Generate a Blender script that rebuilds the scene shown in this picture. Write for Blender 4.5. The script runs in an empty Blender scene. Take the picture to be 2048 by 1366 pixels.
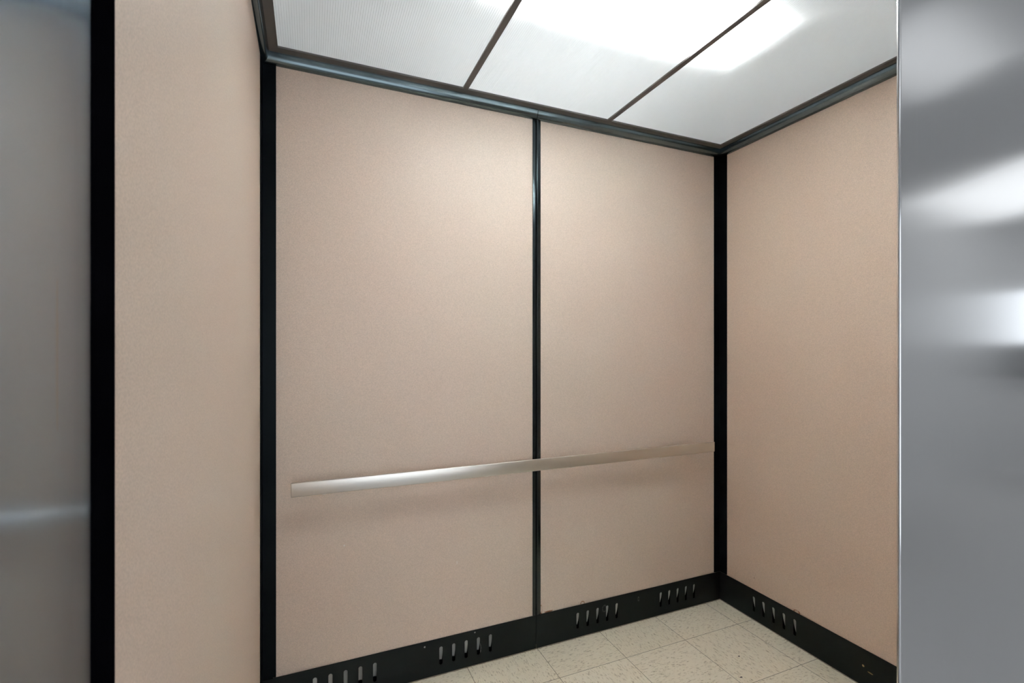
import bpy, bmesh, math, random
from mathutils import Vector, Matrix
random.seed(4)
S = bpy.context.scene
C = S.collection
R = math.radians

# ------------------------------------------------------------------ camera
cam_d = bpy.data.cameras.new('camera')
cam = bpy.data.objects.new('camera', cam_d); C.objects.link(cam)
cam.location = (0, 0, 1.244)
cam.rotation_euler = (R(90), 0, R(-22.9))
cam_d.sensor_width = 36; cam_d.lens = 956 / 2048 * 36
cam_d.shift_y = 17 / 2048
cam_d.clip_start = 0.02
cam_d.dof.use_dof = True; cam_d.dof.focus_distance = 1.9; cam_d.dof.aperture_fstop = 9
S.camera = cam

# ------------------------------------------------------------------ world, exposure, light
w = bpy.data.worlds.new('daylight'); S.world = w; w.use_nodes = True
w.node_tree.nodes['Background'].inputs[0].default_value = (0.88, 0.94, 1.0, 1)
w.node_tree.nodes['Background'].inputs[1].default_value = 2.2
S.view_settings.view_transform = 'Standard'; S.view_settings.look = 'None'
S.view_settings.exposure = 0.0; S.view_settings.gamma = 1
S.cycles.use_denoising = True
S.cycles.max_bounces = 14; S.cycles.diffuse_bounces = 8; S.cycles.transmission_bounces = 8
S.cycles.glossy_bounces = 5
S.cycles.sample_clamp_indirect = 60

TUBE = 46.0
FILL_LIGHT = 41.0           # radiance of the unseen extra tube added to brighten the plenum
HALL = 1.05            # radiance of the ceiling lights in the lobby

# ------------------------------------------------------------------ materials
def mat(name, col=(.5, .5, .5), rough=.5, metal=0., spec=.5, **kw):
    m = bpy.data.materials.new(name); m.use_nodes = True
    b = m.node_tree.nodes['Principled BSDF']
    b.inputs['Base Color'].default_value = (*col, 1)
    b.inputs['Roughness'].default_value = rough
    b.inputs['Metallic'].default_value = metal
    b.inputs['Specular IOR Level'].default_value = spec
    for k, v in kw.items(): b.inputs[k.replace('_', ' ')].default_value = v
    return m
def N(m, t, **kw):
    n = m.node_tree.nodes.new(t)
    for k, v in kw.items():
        if k.startswith('i_'):
            n.inputs[k[2:].replace('_', ' ')].default_value = v
        else: setattr(n, k, v)
    return n
def L(m, a, b): m.node_tree.links.new(a, b)
def B(m): return m.node_tree.nodes['Principled BSDF']
def math_(m, op, a, b=None, clamp=False):
    n = N(m, 'ShaderNodeMath', operation=op, use_clamp=clamp)
    for i, v in enumerate((a, b)):
        if v is None: continue
        if hasattr(v, 'links'): L(m, v, n.inputs[i])
        else: n.inputs[i].default_value = v
    return n.outputs[0]
def ramp(m, src, a, b, ca, cb):
    r = N(m, 'ShaderNodeValToRGB'); L(m, src, r.inputs[0])
    r.color_ramp.elements[0].position = a; r.color_ramp.elements[0].color = (*ca, 1)
    r.color_ramp.elements[1].position = b; r.color_ramp.elements[1].color = (*cb, 1)
    return r.outputs[0]
def mixc(m, f, a, b):
    n = N(m, 'ShaderNodeMix', data_type='RGBA')
    for s, v in ((n.inputs[0], f), (n.inputs[6], a), (n.inputs[7], b)):
        if hasattr(v, 'links'): L(m, v, s)
        elif isinstance(v, (int, float)): s.default_value = v
        else: s.default_value = (*v, 1)
    return n.outputs[2]
def coords(m, scale=(1, 1, 1), rot=(0, 0, 0)):
    tc = N(m, 'ShaderNodeTexCoord'); mp = N(m, 'ShaderNodeMapping')
    mp.inputs['Scale'].default_value = scale; mp.inputs['Rotation'].default_value = rot
    L(m, tc.outputs['Object'], mp.inputs[0]); return mp.outputs[0]
def noise(m, vec, scale, detail=2, rough=.5):
    n = N(m, 'ShaderNodeTexNoise'); n.inputs['Scale'].default_value = scale
    n.inputs['Detail'].default_value = detail; n.inputs['Roughness'].default_value = rough
    L(m, vec, n.inputs['Vector']); return n.outputs[0]
def marks(m, base, specs):
    """worn spots: (x,y,z, sx,sy,sz, colour, ring) ellipsoids in object space, edges broken by noise"""
    tc = N(m, 'ShaderNodeTexCoord').outputs['Object']
    nz = noise(m, tc, 260, 2)
    for (x, y, z, sx, sy, sz, col, ring) in specs:
        sub = N(m, 'ShaderNodeVectorMath', operation='SUBTRACT'); L(m, tc, sub.inputs[0]); sub.inputs[1].default_value = (x, y, z)
        dv = N(m, 'ShaderNodeVectorMath', operation='DIVIDE'); L(m, sub.outputs[0], dv.inputs[0]); dv.inputs[1].default_value = (sx, sy, sz)
        ln = N(m, 'ShaderNodeVectorMath', operation='LENGTH'); L(m, dv.outputs[0], ln.inputs[0])
        d = math_(m, 'ADD', ln.outputs['Value'], math_(m, 'MULTIPLY', math_(m, 'SUBTRACT', nz, .5), .9))
        f = math_(m, 'LESS_THAN', d, 1.0)
        if ring: f = math_(m, 'MULTIPLY', f, math_(m, 'GREATER_THAN', d, .72))
        base = mixc(m, f, base, col)
    return base

def laminate(name, col, specs=()):
    m = mat(name, col, .42, 0, .35)
    v = coords(m)
    n1 = noise(m, v, 420, 2); n2 = noise(m, v, 1.6, 3)
    c1 = mixc(m, ramp(m, n1, .35, .65, (0, 0, 0), (1, 1, 1)), tuple(x * .90 for x in col), tuple(min(1, x * 1.09) for x in col))
    c2 = mixc(m, ramp(m, n2, .3, .7, (0, 0, 0), (1, 1, 1)), (1.0, .965, .955), (.985, 1.0, .99))
    mu = N(m, 'ShaderNodeMix', data_type='RGBA', blend_type='MULTIPLY'); mu.inputs[0].default_value = 1
    L(m, c1, mu.inputs[6]); L(m, c2, mu.inputs[7])
    out = mu.outputs[2]
    if specs: out = marks(m, out, specs)
    L(m, out, B(m).inputs['Base Color'])
    bp = N(m, 'ShaderNodeBump', i_Strength=.12, i_Distance=.001); L(m, n1, bp.inputs['Height']); L(m, bp.outputs[0], B(m).inputs['Normal'])
    return m
RUST = (.30, .12, .05); WHITE = (.75, .72, .68)
PINK = (.655, .541, .460)
M = {}
M['lam_left'] = laminate('pink_laminate_left', PINK, [(-.15, 1.60, .16, .02, .002, .02, WHITE, False)])
M['lam_back_left'] = laminate('pink_laminate_wide', PINK, [(.112, 1.80, .547, .0022, .02, .0035, WHITE, False), (.528, 1.80, .415, .0012, .02, .007, WHITE, False)])
M['lam_back_right'] = laminate('pink_laminate_narrow', PINK, [
    (1.095, 1.80, .139, .010, .02, .010, RUST, True), (.894, 1.80, .155, .0045, .02, .020, RUST, True), (.93, 1.80, .139, .02, .02, .003, RUST, False)])
M['lam_right'] = laminate('tan_pink_laminate', (.675, .535, .435), [
    (1.89, 1.39, .139, .02, .014, .008, RUST, True), (1.89, 1.60, .19, .02, .002, .002, (.1, .07, .05), False)])

def black_metal(name, rough, col=(.007, .0085, .010), spec=.6, scuffs=()):
    m = mat(name, col, rough, 0, spec)
    B(m).inputs['Specular Tint'].default_value = (.72, .93, 1, 1)
    v = coords(m); n = noise(m, v, 30, 4, .6)
    rg = ramp(m, n, .3, .8, (rough * .93,) * 3, (rough * 1.08,) * 3); L(m, rg, B(m).inputs['Roughness'])
    n2 = noise(m, v, 190, 3, .65)
    base = mixc(m, ramp(m, n2, .70, .76, (0, 0, 0), (1, 1, 1)), col, (.03, .03, .029) if scuffs else col)
    if scuffs: base = marks(m, base, scuffs)
    L(m, base, B(m).inputs['Base Color'])
    return m
M['black'] = black_metal('black_enamel', .30, (.003, .0035, .0045), .12)
M['cove'] = mat('polished_black_cove', (.006, .009, .011), .17, 0, 1.0)
B(M['cove']).inputs['IOR'].default_value = 1.9
B(M['cove']).inputs['Specular Tint'].default_value = (.72, .92, 1, 1)
GR = (.16, .16, .16)
M['base'] = black_metal('scuffed_black_baseboard', .38, (.0085, .0085, .008), .25, [
    (1.205, 1.797, .095, .012, .02, .016, (.07, .07, .07), True), (.62, 1.797, .06, .006, .02, .02, GR, True),
    (.40, 1.797, .118, .003, .02, .003, (.4, .4, .4), False), (.60, 1.797, .128, .003, .02, .003, (.3, .3, .3), False),
    (1.39, 1.797, .10, .004, .02, .010, GR, True),
    (1.887, 1.10, .062, .02, .009, .0025, (.30, .22, .10), False), (1.887, 1.125, .075, .02, .004, .004, (.5, .4, .2), False)])
M['gloss'] = black_metal('gloss_black_enamel', .20, (.004, .005, .006), .7)
M['void'] = mat('dark_void', (.002, .002, .003), .9, 0, 0)
M['louver'] = mat('bare_grey_steel_louver', (.62, .63, .63), .55, .2, .4)
M['frame'] = mat('dark_grey_ceiling_frame', (.15, .14, .135), .5, 0, .4)
M['plenum'] = mat('white_painted_metal', (.80, .81, .82), .6)
M['box'] = mat('grey_plenum_paint', (.84, .85, .86), .7)

def steel(name, col, rough, grain, aniso=.75, tangent_axis='Z', smudge=()):
    """brushed stainless: grain = object-space scale of the stretched scratch noise"""
    m = mat(name, col, rough, 1.0)
    v = coords(m, grain)
    n = noise(m, v, 1.0, 3, .6)
    base = mixc(m, ramp(m, n, .25, .75, (0, 0, 0), (1, 1, 1)), tuple(c * .97 for c in col), tuple(min(1, c * 1.03) for c in col))
    if smudge: base = marks(m, base, smudge)
    L(m, base, B(m).inputs['Base Color'])
    rg = ramp(m, n, .2, .8, (rough * .95,) * 3, (rough * 1.05,) * 3); L(m, rg, B(m).inputs['Roughness'])
    B(m).inputs['Anisotropic'].default_value = aniso
    t = N(m, 'ShaderNodeTangent', direction_type='RADIAL', axis=tangent_axis); L(m, t.outputs[0], B(m).inputs['Tangent'])
    return m
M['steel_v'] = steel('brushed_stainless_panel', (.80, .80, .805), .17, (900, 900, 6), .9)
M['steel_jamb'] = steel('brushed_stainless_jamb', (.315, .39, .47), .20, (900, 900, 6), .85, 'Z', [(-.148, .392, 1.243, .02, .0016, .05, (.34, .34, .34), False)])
M['steel_h'] = steel('brushed_stainless_rail', (.76, .73, .68), .30, (5, 1500, 1500), .4)

# ceiling lens: translucent ribbed plastic, lit only by the tubes above it
m = bpy.data.materials.new('ribbed_translucent_plastic'); m.use_nodes = True
nt = m.node_tree; nt.nodes.remove(nt.nodes['Principled BSDF']); out = nt.nodes['Material Output']
tr = N(m, 'ShaderNodeBsdfTranslucent'); tr.inputs[0].default_value = (.70, .72, .73, 1)
df = N(m, 'ShaderNodeBsdfDiffuse'); df.inputs[0].default_value = (.75, .76, .77, 1)
gl = N(m, 'ShaderNodeBsdfGlossy'); gl.inputs['Roughness'].default_value = .35
mx = N(m, 'ShaderNodeMixShader'); mx.inputs[0].default_value = .35
L(m, tr.outputs[0], mx.inputs[1]); L(m, df.outputs[0], mx.inputs[2])
rf = N(m, 'ShaderNodeBsdfRefraction'); rf.inputs['Roughness'].default_value = .36; rf.inputs['IOR'].default_value = 1.18
rf.inputs[0].default_value = (.92, .93, .94, 1)
mr = N(m, 'ShaderNodeMixShader'); mr.inputs[0].default_value = .14
L(m, mx.outputs[0], mr.inputs[1]); L(m, rf.outputs[0], mr.inputs[2])
mg = N(m, 'ShaderNodeMixShader'); mg.inputs[0].default_value = .04
L(m, mr.outputs[0], mg.inputs[1]); L(m, gl.outputs[0], mg.inputs[2])
L(m, mg.outputs[0], out.inputs[0])
v = coords(m)
wv = N(m, 'ShaderNodeTexWave', wave_type='BANDS', bands_direction='X'); wv.inputs['Scale'].default_value = 45
L(m, v, wv.inputs[0])
bp = N(m, 'ShaderNodeBump', i_Strength=.5, i_Distance=.001); L(m, wv.outputs['Fac'], bp.inputs['Height'])
for n in (tr, df, gl): L(m, bp.outputs[0], n.inputs['Normal'])
M['lens'] = m

def emit(name, col, s):
    m = bpy.data.materials.new(name); m.use_nodes = True
    b = B(m); b.inputs['Base Color'].default_value = (.8, .8, .8, 1)
    b.inputs['Emission Color'].default_value = (*col, 1); b.inputs['Emission Strength'].default_value = s
    return m
M['tube'] = emit('fluorescent_tube', (.97, 1.0, .985), TUBE)
M['hall_light_dim'] = emit('lobby_light_lens_dim', (.95, .98, 1.0), HALL * .42)
M['hall_light'] = emit('lobby_light_lens', (.95, .98, 1.0), HALL)
M['fill_tube'] = emit('added_fill_tube', (.97, 1.0, .985), FILL_LIGHT)
M['cap'] = mat('aluminium_cap', (.6, .6, .6), .4, .9)

# floor: vinyl composition tiles, 12 inch, marbled flecks turned 90 degrees from tile to tile
m = mat('beige_vinyl_tile', (.5, .47, .38), .38, 0, .4)
T = .3048; OX, OY = .8725, 1.600
tc = N(m, 'ShaderNodeTexCoord').outputs['Object']
sp = N(m, 'ShaderNodeSeparateXYZ'); L(m, tc, sp.inputs[0])
ux = math_(m, 'DIVIDE', math_(m, 'SUBTRACT', sp.outputs[0], OX - 20 * T), T)
uy = math_(m, 'DIVIDE', math_(m, 'SUBTRACT', sp.outputs[1], OY - 20 * T), T)
fx, fy = math_(m, 'FRACT', ux), math_(m, 'FRACT', uy)
ix, iy = math_(m, 'FLOOR', ux), math_(m, 'FLOOR', uy)
ex = math_(m, 'MINIMUM', fx, math_(m, 'SUBTRACT', 1, fx)); ey = math_(m, 'MINIMUM', fy, math_(m, 'SUBTRACT', 1, fy))
seam = math_(m, 'LESS_THAN', math_(m, 'MINIMUM', ex, ey), .0028)
par = math_(m, 'MODULO', math_(m, 'ADD', ix, iy), 2)
cmb = N(m, 'ShaderNodeCombineXYZ'); L(m, ix, cmb.inputs[0]); L(m, iy, cmb.inputs[1])
wn = N(m, 'ShaderNodeTexWhiteNoise', noise_dimensions='3D'); L(m, cmb.outputs[0], wn.inputs['Vector'])
def flecks(sx, sy, rz):
    mp = N(m, 'ShaderNodeMapping'); mp.inputs['Scale'].default_value = (sx, sy, 1); mp.inputs['Rotation'].default_value = (0, 0, rz)
    ad = N(m, 'ShaderNodeVectorMath', operation='ADD'); L(m, tc, ad.inputs[0])
    sc = N(m, 'ShaderNodeVectorMath', operation='SCALE'); L(m, wn.outputs['Color'], sc.inputs[0]); sc.inputs['Scale'].default_value = 3
    L(m, sc.outputs[0], ad.inputs[1]); L(m, ad.outputs[0], mp.inputs[0])
    return noise(m, mp.outputs[0], 1, 4, .62)
fa, fb = flecks(60, 210, .45), flecks(210, 60, .45)
fm = N(m, 'ShaderNodeMix', data_type='FLOAT'); L(m, par, fm.inputs[0]); L(m, fa, fm.inputs[2]); L(m, fb, fm.inputs[3])
f = fm.outputs[0]
base = mixc(m, ramp(m, f, .34, .45, (1, 1, 1), (0, 0, 0)), (.86, .80, .655), (.50, .44, .32))
base = mixc(m, ramp(m, f, .60, .70, (0, 0, 0), (1, 1, 1)), base, (.90, .86, .74))
tint = mixc(m, wn.outputs['Value'], (1, 1, 1), (.94, .93, .90))
mu = N(m, 'ShaderNodeMix', data_type='RGBA', blend_type='MULTIPLY'); mu.inputs[0].default_value = 1; L(m, base, mu.inputs[6]); L(m, tint, mu.inputs[7])
base = mixc(m, seam, mu.outputs[2], (.09, .075, .05))
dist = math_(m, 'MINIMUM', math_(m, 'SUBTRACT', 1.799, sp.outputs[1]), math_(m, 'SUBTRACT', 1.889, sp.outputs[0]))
edge_band = math_(m, 'LESS_THAN', math_(m, 'ADD', dist, math_(m, 'MULTIPLY', noise(m, tc, 60, 3), .008)), .012)
base = mixc(m, math_(m, 'MULTIPLY', edge_band, .8), base, (.16, .10, .05))  # irregular dark brown band along the back and right walls
base = marks(m, base, [(1.605, 1.43, 0, .005, .003, .02, (.03, .02, .02), False), (1.51, 1.335, 0, .006, .003, .02, (.03, .02, .02), False)])
L(m, base, B(m).inputs['Base Color'])
bp = N(m, 'ShaderNodeBump', i_Strength=.4, i_Distance=.0008); L(m, math_(m, 'SUBTRACT', 1, seam), bp.inputs['Height']); L(m, bp.outputs[0], B(m).inputs['Normal'])
M['floor'] = m
M['hall_floor'] = mat('lobby_grey_floor', (.56, .555, .55), .45)
M['hall_wall'] = mat('lobby_painted_wall', (.78, .78, .78), .6)
M['hall_dark'] = mat('lobby_dark_ledge', (.10, .10, .10), .5)
M['hall_ceiling'] = mat('lobby_ceiling_paint', (.66, .66, .66), .7)
M['sill'] = mat('grooved_aluminium_sill', (.45, .45, .45), .4, .9)

# ------------------------------------------------------------------ mesh helpers
def add_box(bm, x0, x1, y0, y1, z0, z1, bevel=0, seg=2):
    r = bmesh.ops.create_cube(bm, size=1)
    bmesh.ops.scale(bm, vec=(x1 - x0, y1 - y0, z1 - z0), verts=r['verts'])
    bmesh.ops.translate(bm, vec=((x0 + x1) / 2, (y0 + y1) / 2, (z0 + z1) / 2), verts=r['verts'])
    if bevel:
        es = {e for v in r['verts'] for e in v.link_edges}
        bmesh.ops.bevel(bm, geom=list(es), offset=bevel, segments=seg, affect='EDGES', profile=.5)
def box(*a, **k):
    bm = bmesh.new(); add_box(bm, *a, **k); return bm
def add_cyl(bm, p, q, r, seg=24, r2=None):
    p, q = Vector(p), Vector(q); d = q - p
    mt = Matrix.Translation((p + q) / 2) @ d.to_track_quat('Z', 'Y').to_matrix().to_4x4()
    bmesh.ops.create_cone(bm, cap_ends=True, segments=seg, radius1=r, radius2=r if r2 is None else r2, depth=d.length, matrix=mt)
def obj(name, bm, mt, parent=None, smooth=False, at=None):
    """link one mesh; world-space vertices are kept, parents sit at identity rotation"""
    me = bpy.data.meshes.new(name); bmesh.ops.recalc_face_normals(bm, faces=bm.faces); bm.to_mesh(me); bm.free()
    me.materials.append(mt)
    if smooth:
        for p in me.polygons: p.use_smooth = True
        me.set_sharp_from_angle(angle=R(38))
    o = bpy.data.objects.new(name, me); C.objects.link(o)
    if parent is not None:
        o.parent = parent; o.matrix_parent_inverse = Matrix.Translation(-parent.location)
    return o
def struct(name, bm, mt, label=None, **k):
    o = obj(name, bm, mt, **k); o['kind'] = 'structure'
    if label: o['label'] = label
    return o
def tag(o, label, cat, group=None):
    o['label'] = label; o['category'] = cat
    if group: o['group'] = group
    return o
def thing(name, label, cat, loc=(0, 0, 0), group=None):
    o = bpy.data.objects.new(name, None); C.objects.link(o); o.location = loc; o.empty_display_size = .05
    return tag(o, label, cat, group)
def holed_plate(w0, w1, h0, h1, holes, th):
    """flat plate in local XY with stadium holes (cx, r, z0, z1), extruded to thickness th along local Z"""
    cu = bpy.data.curves.new('plate', 'CURVE'); cu.dimensions = '2D'; cu.fill_mode = 'BOTH'; cu.extrude = th / 2
    def poly(pts):
        s = cu.splines.new('POLY'); s.points.add(len(pts) - 1)
        for p, (x, y) in zip(s.points, pts): p.co = (x, y, 0, 1)
        s.use_cyclic_u = True
    poly([(w0, h0), (w1, h0), (w1, h1), (w0, h1)])
    for (cx, r, z0, z1) in holes:
        pts = [(cx + r * math.cos(a), z1 - r + r * math.sin(a)) for a in [math.pi * k / 10 for k in range(11)]]
        pts += [(cx + r * math.cos(a), z0 + r + r * math.sin(a)) for a in [math.pi + math.pi * k / 10 for k in range(11)]]
        poly(pts)
    o = bpy.data.objects.new('plate', cu); C.objects.link(o)
    dg = bpy.context.evaluated_depsgraph_get(); dg.update()
    me = bpy.data.meshes.new_from_object(o.evaluated_get(dg))
    bm = bmesh.new(); bm.from_mesh(me)
    bpy.data.objects.remove(o); bpy.data.curves.remove(cu); bpy.data.meshes.remove(me)
    bmesh.ops.remove_doubles(bm, verts=bm.verts, dist=1e-6)
    return bm
def louver_bm(cx, r, z0, z1):
    """pressed scoop behind a slot, local XY = wall plane, +Z = into the wall"""
    bm = bmesh.new(); rows = []
    nz = 8
    for i in range(nz + 1):
        t = i / nz; y = z1 + .001 - (z1 - z0) * .90 * t; d = .0022 + .0160 * t ** 1.7
        row = []
        for j in range(7):
            s = -1 + 2 * j / 6
            x = cx + s * (r + .001); row.append(bm.verts.new((x, y, d + .0025 * (1 - s * s))))
        rows.append(row)
    for i in range(nz):
        for j in range(6): bm.faces.new((rows[i][j], rows[i][j + 1], rows[i + 1][j + 1], rows[i + 1][j]))
    r_ = bmesh.ops.solidify(bm, geom=list(bm.faces), thickness=.0008)
    return bm

# ------------------------------------------------------------------ car dimensions (metres)
XL, XR, YB, YF = -.148, 1.890, 1.800, .488     # inner faces of left, right and back walls, front end of side panels
ZB, ZP, ZC = .137, 2.207, 2.240                # baseboard top, panel top, ceiling lens
XM = .8725                                     # joint in the middle of the back wall
ZT = 2.62                                      # top of the plenum over the lens

# ------------------------------------------------------------------ shell
struct('floor', box(XL - .04, XR + .04, .44, YB + .04, -.04, 0), M['floor'])
bm = bmesh.new(); add_box(bm, XL - .04, XR + .04, YB + .022, YB + .05, 0, ZT)
struct('wall_back', bm, M['void'])
struct('wall_left', box(XL - .05, XL - .022, YF, YB + .05, 0, ZT), M['void'])
struct('wall_right', box(XR + .022, XR + .05, .47, YB + .05, 0, ZT), M['void'])

def panel(name, label, a, b, plane, side, mt, group):
    """flat laminate panel with softly broken edges, 18 mm board, face 1.5 mm behind the black frame"""
    f = .0015
    if side == 'back': bm = box(a, b, plane + f, plane + .0205, ZB - .01, ZP + .01, bevel=.0008)
    elif side == 'left': bm = box(plane - .0205, plane - f, a, b, ZB - .01, ZP + .01, bevel=.0008)
    else: bm = box(plane + f, plane + .0205, a, b, ZB - .01, ZP + .01, bevel=.0008)
    return tag(obj(name, bm, mt), label, 'wall panel', group)
G = 'pink laminate panels lining the elevator walls'
panel('laminate_sheet', 'wide pink laminate panel on the back wall, left of the black centre strip', -.116, .859, YB, 'back', M['lam_back_left'], G)
panel('laminate_sheet', 'narrow pink laminate panel on the back wall, right of the black centre strip', .8905, 1.862, YB, 'back', M['lam_back_right'], G)
panel('laminate_sheet', 'pink laminate panel on the left side wall beside the grey steel jamb', YF - .006, 1.75, XL, 'left', M['lam_left'], G)
panel('laminate_sheet', 'tan pink laminate panel on the right side wall without a handrail', YF - .006, 1.76, XR, 'right', M['lam_right'], G)

# black frame strips
def strip_back(x0, x1, lab, z0=ZB, z1=ZP + .006):
    return struct('trim_1', box(x0, x1, YB - .001, YB + .0215, z0, z1, bevel=.0012), M['black'], lab)
t1 = struct('trim_1', box(XL, -.106, YB - .0005, YB + .0215, ZB, ZP + .004, bevel=.001), M['black'], 'black corner strip on the back wall at the left')
t2 = struct('trim_2', box(XL - .0215, XL + .0005, 1.744, YB + .021, 0, ZP + .004, bevel=.001), M['black'], 'black corner strip on the left wall')
t3 = struct('trim_3', box(1.852, XR, YB - .0005, YB + .0215, ZB, ZP + .004, bevel=.001), M['black'], 'black corner strip on the back wall at the right')
t4 = struct('trim_4', box(XR - .0005, XR + .0215, 1.756, YB + .021, ZB, ZP + .004, bevel=.001), M['black'], 'black corner strip on the right wall')
# centre strip: narrow flat half, seam, wider half with a rounded right edge
t5 = struct('trim_5', box(.8535, .8676, YB - .002, YB + .0215, ZB, ZP + .004, bevel=.0015, seg=3), M['gloss'], 'left half of the black centre strip', smooth=True)
bm = bmesh.new()
prof = [(.8702, YB + .0215), (.8702, YB - .0030), (.8710, YB - .0040), (.8780, YB - .0040), (.8792, YB - .0035),
        (.8845, YB - .0014), (.8895, YB + .0006), (.8915, YB + .0014), (.8915, YB + .0215)]
lo = [bm.verts.new((x, y, ZB)) for x, y in prof]; hi = [bm.verts.new((x, y, ZP + .004)) for x, y in prof]
n_ = len(prof)
for k in range(n_): bm.faces.new((lo[k], lo[(k + 1) % n_], hi[(k + 1) % n_], hi[k]))
bm.faces.new(lo); bm.faces.new(hi)
t6 = struct('trim_6', bm, M['gloss'], 'right half of the black centre strip', smooth=True)
# black edge strip between the left panel and the steel jamb
t7 = struct('trim_7', box(XL - .03, XL + .001, .444, YF, 0, ZC + .02, bevel=.0015), M['void'], 'black edge strip at the front of the left wall')

# cove under the ceiling: bulging black profile, mitred round the three walls
# outline (inward distance, height): curls steeply out of the wall, then stands nearly upright up to the ceiling frame
CP = [(0, 2.2048), (.004, 2.2056), (.0085, 2.2072), (.0122, 2.2098), (.0150, 2.2132), (.0170, 2.2172), (.0184, 2.2215),
      (.0196, 2.2265), (.0207, 2.2315), (.0216, 2.2360), (.0223, ZC)]
def cove(name, lab, place):
    """place(p, z, end) -> world point for inward distance p, height z at either end"""
    bm = bmesh.new()
    prof = [(-.02, CP[0][1])] + CP + [(-.02, CP[-1][1])]
    A = [bm.verts.new(place(p, z, 0)) for p, z in prof]; Bv = [bm.verts.new(place(p, z, 1)) for p, z in prof]
    n = len(prof)
    for k in range(n): bm.faces.new((A[k], A[(k + 1) % n], Bv[(k + 1) % n], Bv[k]))
    bm.faces.new(A); bm.faces.new(Bv)
    return struct(name, bm, M['cove'], lab, smooth=True)
cove('trim_8', 'black cove under the ceiling on the left half of the back wall', lambda p, z, e: (XL + p if e == 0 else .8677, YB - p, z))
cove('trim_9', 'black cove under the ceiling on the right half of the back wall', lambda p, z, e: (.8701 if e == 0 else XR - p, YB - p, z))
cove('trim_10', 'black cove under the ceiling on the left wall', lambda p, z, e: (XL + p, .50 if e == 0 else YB - p, z))
cove('trim_11', 'black cove under the ceiling on the right wall', lambda p, z, e: (XR - p, .50 if e == 0 else YB - p, z))

# baseboards with punched slots and pressed louvers behind
def to_back(bm):   # local (x, y, z) -> (x, YB - .002 + z, y)
    bm.transform(Matrix(((1, 0, 0, 0), (0, 0, 1, YB - .0018), (0, 1, 0, 0), (0, 0, 0, 1))))
def to_right(bm):  # local x -> world Y, depth -> +X
    bm.transform(Matrix(((0, 0, 1, XR - .0018), (1, 0, 0, 0), (0, 1, 0, 0), (0, 0, 0, 1))))
def to_left(bm):
    bm.transform(Matrix(((0, 0, -1, XL + .0018), (1, 0, 0, 0), (0, 1, 0, 0), (0, 0, 0, 1))))
def baseboard(name, lab, a, b, groups, xf):
    holes = [(c + .0505 * k, .0068, .035, .105) for c in groups for k in (-2, -1, 0, 1, 2)]
    bm = holed_plate(a, b, 0, ZB, holes, .002); xf(bm)
    o = struct(name, bm, M['base'], lab)
    for h in holes:
        bl = louver_bm(*h); xf(bl)
        lv = obj('vent_louver', bl, M['louver'], o, smooth=True); lv['label'] = 'grey pressed louver inside a black slot'
    return o
baseboard('baseboard_back', 'left length of the black slotted baseboard on the back wall', XL + .002, .8677, (.1165, .5645), to_back)
baseboard('baseboard_back', 'right length of the black slotted baseboard on the back wall', .8701, XR - .002, (1.170, 1.620), to_back)
baseboard('baseboard_right', 'black slotted baseboard on the right wall', .47, YB - .003, (1.498,), to_right)
baseboard('baseboard_left', 'black slotted baseboard on the left wall', YF + .001, 1.743, (1.498,), to_left)

# ------------------------------------------------------------------ ceiling: dark frame, three lenses, plenum, fluorescent fixture
IX0, IX1, IY0, IY1 = -.098, 1.840, .53, 1.748
B1, B2 = .546, 1.198
bm = bmesh.new()
f0, f1 = ZC - .001, ZC + .005
add_box(bm, XL, IX0, .47, YB, f0, f1); add_box(bm, IX1, XR, .47, YB, f0, f1)
add_box(bm, IX0, IX1, IY1, YB, f0, f1); add_box(bm, IX0, IX1, .47, IY0, f0, f1)
for c in (B1, B2): add_box(bm, c - .010, c + .010, IY0, IY1, f0, f1)
ceil = struct('ceiling', bm, M['frame'], 'dark grey ceiling frame holding the plastic lenses')
bm = bmesh.new()
add_box(bm, XL - .02, XR + .02, .45, YB + .02, ZT, ZT + .02)
add_box(bm, XL - .02, XL, .47, YB, f1, ZT); add_box(bm, XR, XR + .02, .47, YB, f1, ZT)
add_box(bm, XL - .02, XR + .02, YB, YB + .02, f1, ZT); add_box(bm, XL - .02, XR + .02, .45, .47, f1, ZT)
obj('light_box', bm, M['box'], ceil)['label'] = 'white painted box above the lenses'
def lens(x0, x1, lab):
    bm = bmesh.new()
    vs = [bm.verts.new(p) for p in ((x0, IY0 - .008, ZC + .0053), (x1, IY0 - .008, ZC + .0053), (x1, IY1 + .008, ZC + .0053), (x0, IY1 + .008, ZC + .0053))]
    bm.faces.new(vs)
    o = obj('light_diffuser', bm, M['lens'])
    if o.data.polygons[0].normal.z > 0: o.data.flip_normals()
    return tag(o, lab, 'light panel', 'translucent ribbed ceiling light panels')
lens(IX0 - .008, B1 - .001, 'mostly grey translucent ceiling light panel nearest the left wall and its steel jamb')
lens(B1 + .001, B2 - .001, 'middle translucent ceiling light panel, glowing white between the two dark ceiling bars')
lens(B2 + .001, IX1 + .008, 'translucent ceiling light panel nearest the right wall, showing the rounded end of the glow')

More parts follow.
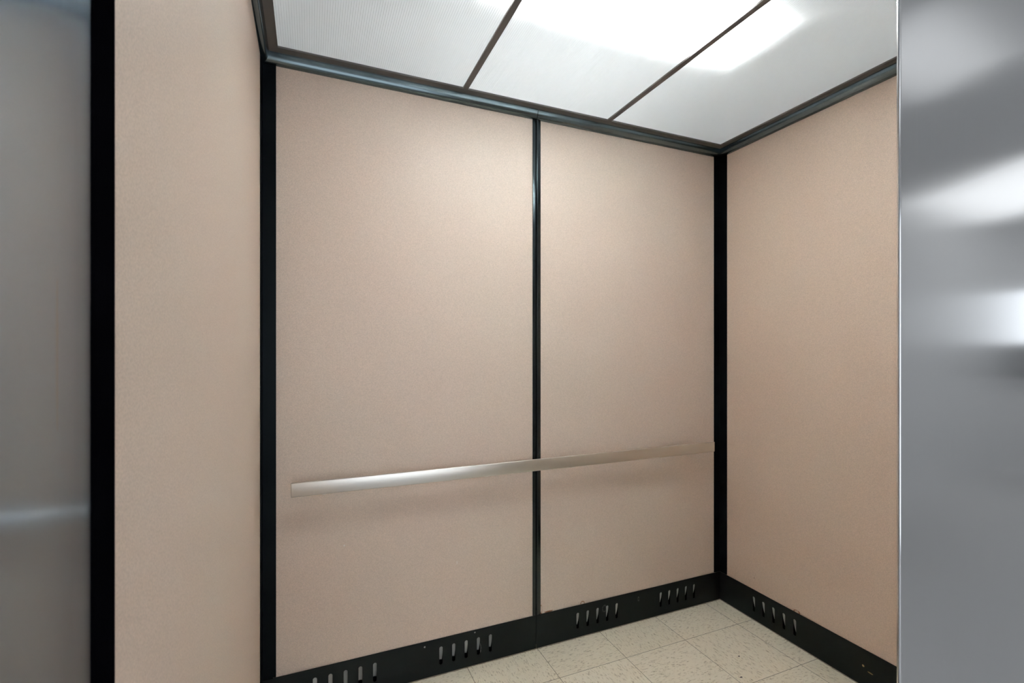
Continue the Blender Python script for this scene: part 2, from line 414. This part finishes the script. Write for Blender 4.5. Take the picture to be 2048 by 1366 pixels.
fx_ = thing('fluorescent_fixture', 'white two tube fluorescent fixture glowing behind the middle ceiling light panels', 'light fixture', (.871, 1.135, ZT))
TZ = ZC + .062
HB, HT = ZC + .0235, ZC + .125          # rim and top of the reflector trough
bm = bmesh.new()
add_box(bm, .375, 1.367, 1.005, 1.265, HT, HT + .035, bevel=.004)
add_box(bm, .375, 1.367, 1.005, 1.011, HB, HT); add_box(bm, .375, 1.367, 1.259, 1.265, HB, HT)
add_box(bm, .375, .381, 1.005, 1.265, HB, HT); add_box(bm, 1.361, 1.367, 1.005, 1.265, HB, HT)
obj('housing', bm, M['plenum'], fx_)
for x in (.55, 1.19):
    bm = bmesh.new(); add_cyl(bm, (x, 1.135, HT + .034), (x, 1.135, ZT + .001), .006, 12); obj('hanger', bm, M['cap'], fx_, smooth=True)
bm = bmesh.new(); add_cyl(bm, (.42, 1.135, HT + .075), (1.32, 1.135, HT + .075), .013, 16)
up = obj('tube', bm, M['fill_tube'], fx_, smooth=True)  # unseen extra tube with its sockets, added to even out the ceiling brightness
for x0, x1 in ((.40, .42), (1.32, 1.34)):
    obj('socket', box(x0, x1, 1.115, 1.155, HT + .034, HT + .092, bevel=.003), M['plenum'], fx_)
for y in (1.075, 1.195):
    bm = bmesh.new(); add_cyl(bm, (.435, y, TZ), (1.307, y, TZ), .019, 20)
    t = obj('tube', bm, M['tube'], fx_, smooth=True)
    for x0, x1 in ((.412, .437), (1.305, 1.330)):
        bm = bmesh.new(); add_cyl(bm, (x0, y, TZ), (x1, y, TZ), .0195, 20); obj('cap', bm, M['cap'], t, smooth=True)
    for x0, x1 in ((.395, .413), (1.329, 1.347)):
        obj('socket', box(x0, x1, y - .018, y + .018, TZ - .022, HT + .001, bevel=.003), M['plenum'], fx_)

# ------------------------------------------------------------------ handrail
hr = thing('handrail', 'long flat brushed steel handrail fixed across the back wall', 'handrail', (.871, YB, .78))
RY = 1.745
bm = bmesh.new(); add_box(bm, -.0585, 1.800, RY, RY + .0105, .7535, .8005, bevel=.0022, seg=3)
obj('rail', bm, M['steel_h'], hr, smooth=True)
for x in (.045, .650, 1.045, 1.650):
    bm = bmesh.new()
    add_cyl(bm, (x, RY + .009, .775), (x, YB - .004, .760), .009, 20)
    br = obj('bracket', bm, M['steel_h'], hr, smooth=True)
    bm = bmesh.new(); add_cyl(bm, (x, YB - .004, .758), (x, YB + .0018, .758), .020, 28, .022)
    obj('flange', bm, M['steel_h'], br, smooth=True)

# ------------------------------------------------------------------ entrance: steel jamb at the left, sliding door at the right
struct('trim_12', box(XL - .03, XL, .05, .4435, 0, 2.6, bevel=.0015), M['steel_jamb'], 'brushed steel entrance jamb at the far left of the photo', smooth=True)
bm = bmesh.new()
add_box(bm, .7895, 1.62, .4200, .4256, .006, 2.14, bevel=.0027, seg=5)
door = struct('door_1', bm, M['steel_v'], 'open brushed steel elevator door at the right edge', smooth=True)
# wall above the entrance and behind the open door
bm = bmesh.new()
add_box(bm, XL, 1.62, .430, .469, 2.16, 2.60)
add_box(bm, 1.63, 2.3, .430, .469, 0, 2.60)
add_box(bm, XR - .05, XR + .02, .440, .469, 0, 2.16)
struct('wall_front', bm, M['hall_wall'])
struct('trim_13', box(XL, 1.9, .36, .4395, -.04, -.001), M['sill'], 'grooved metal door sill')

# ------------------------------------------------------------------ lobby behind the camera (seen only in the brushed steel)
HX0, HX1, HY0, HZ = -2.6, 6.6, -2.1, 2.6
struct('floor', box(HX0, HX1, HY0, .36, -.05, -.002), M['hall_floor'], 'grey lobby floor')
struct('ceiling', box(HX0, HX1, HY0, .47, HZ, HZ + .03), M['hall_ceiling'], 'lobby ceiling')
bm = bmesh.new()   # lobby wall behind the camera; opening added to send daylight into the cab and rail
add_box(bm, HX0, -.9, HY0 - .06, HY0, 0, HZ); add_box(bm, 1.3, HX1, HY0 - .06, HY0, 0, HZ)
add_box(bm, -.9, 1.3, HY0 - .06, HY0, 2.15, HZ); add_box(bm, -.9, 1.3, HY0 - .06, HY0, 0, .08)
add_box(bm, .18, .22, HY0 - .06, HY0, .08, 2.15)
struct('wall_lobby', bm, M['hall_wall'])
struct('wall_lobby', box(HX0 - .03, HX0, HY0, .1, 0, HZ), M['hall_wall'])
struct('wall_lobby', box(HX0, XL - .031, .05, .09, 0, HZ), M['hall_wall'])
struct('wall_lobby', box(2.3, HX1, .430, .469, 0, HZ), M['hall_wall'])
bm = bmesh.new()   # end wall with a wide window
add_box(bm, HX1, HX1 + .06, HY0, .469, 0, 1.36); add_box(bm, HX1, HX1 + .06, HY0, .469, 1.92, HZ)
add_box(bm, HX1, HX1 + .06, HY0, -1.9, 1.36, 1.92); add_box(bm, HX1, HX1 + .06, .30, .469, 1.36, 1.92)
struct('wall_lobby', bm, M['hall_wall'])
struct('trim_14', box(HX1 - .12, HX1, HY0, .42, 1.0, 1.34), M['hall_dark'], 'dark ledge under the lobby window')
for i, (x0, x1, y0, y1) in enumerate([(2.0, 2.75, -.8, -.25), (4.3, 5.9, -2.0, -.25), (-.9, .3, -1.5, -.9)]):
    bm = box(x0, x1, y0, y1, HZ - .012, HZ - .002)
    tag(obj('lobby_light', bm, M['hall_light_dim' if i == 0 else 'hall_light']), ['square lobby ceiling light nearest the open steel door', 'lobby ceiling light near the far window', 'lobby ceiling light behind the camera'][i], 'ceiling light', 'lobby ceiling lights')
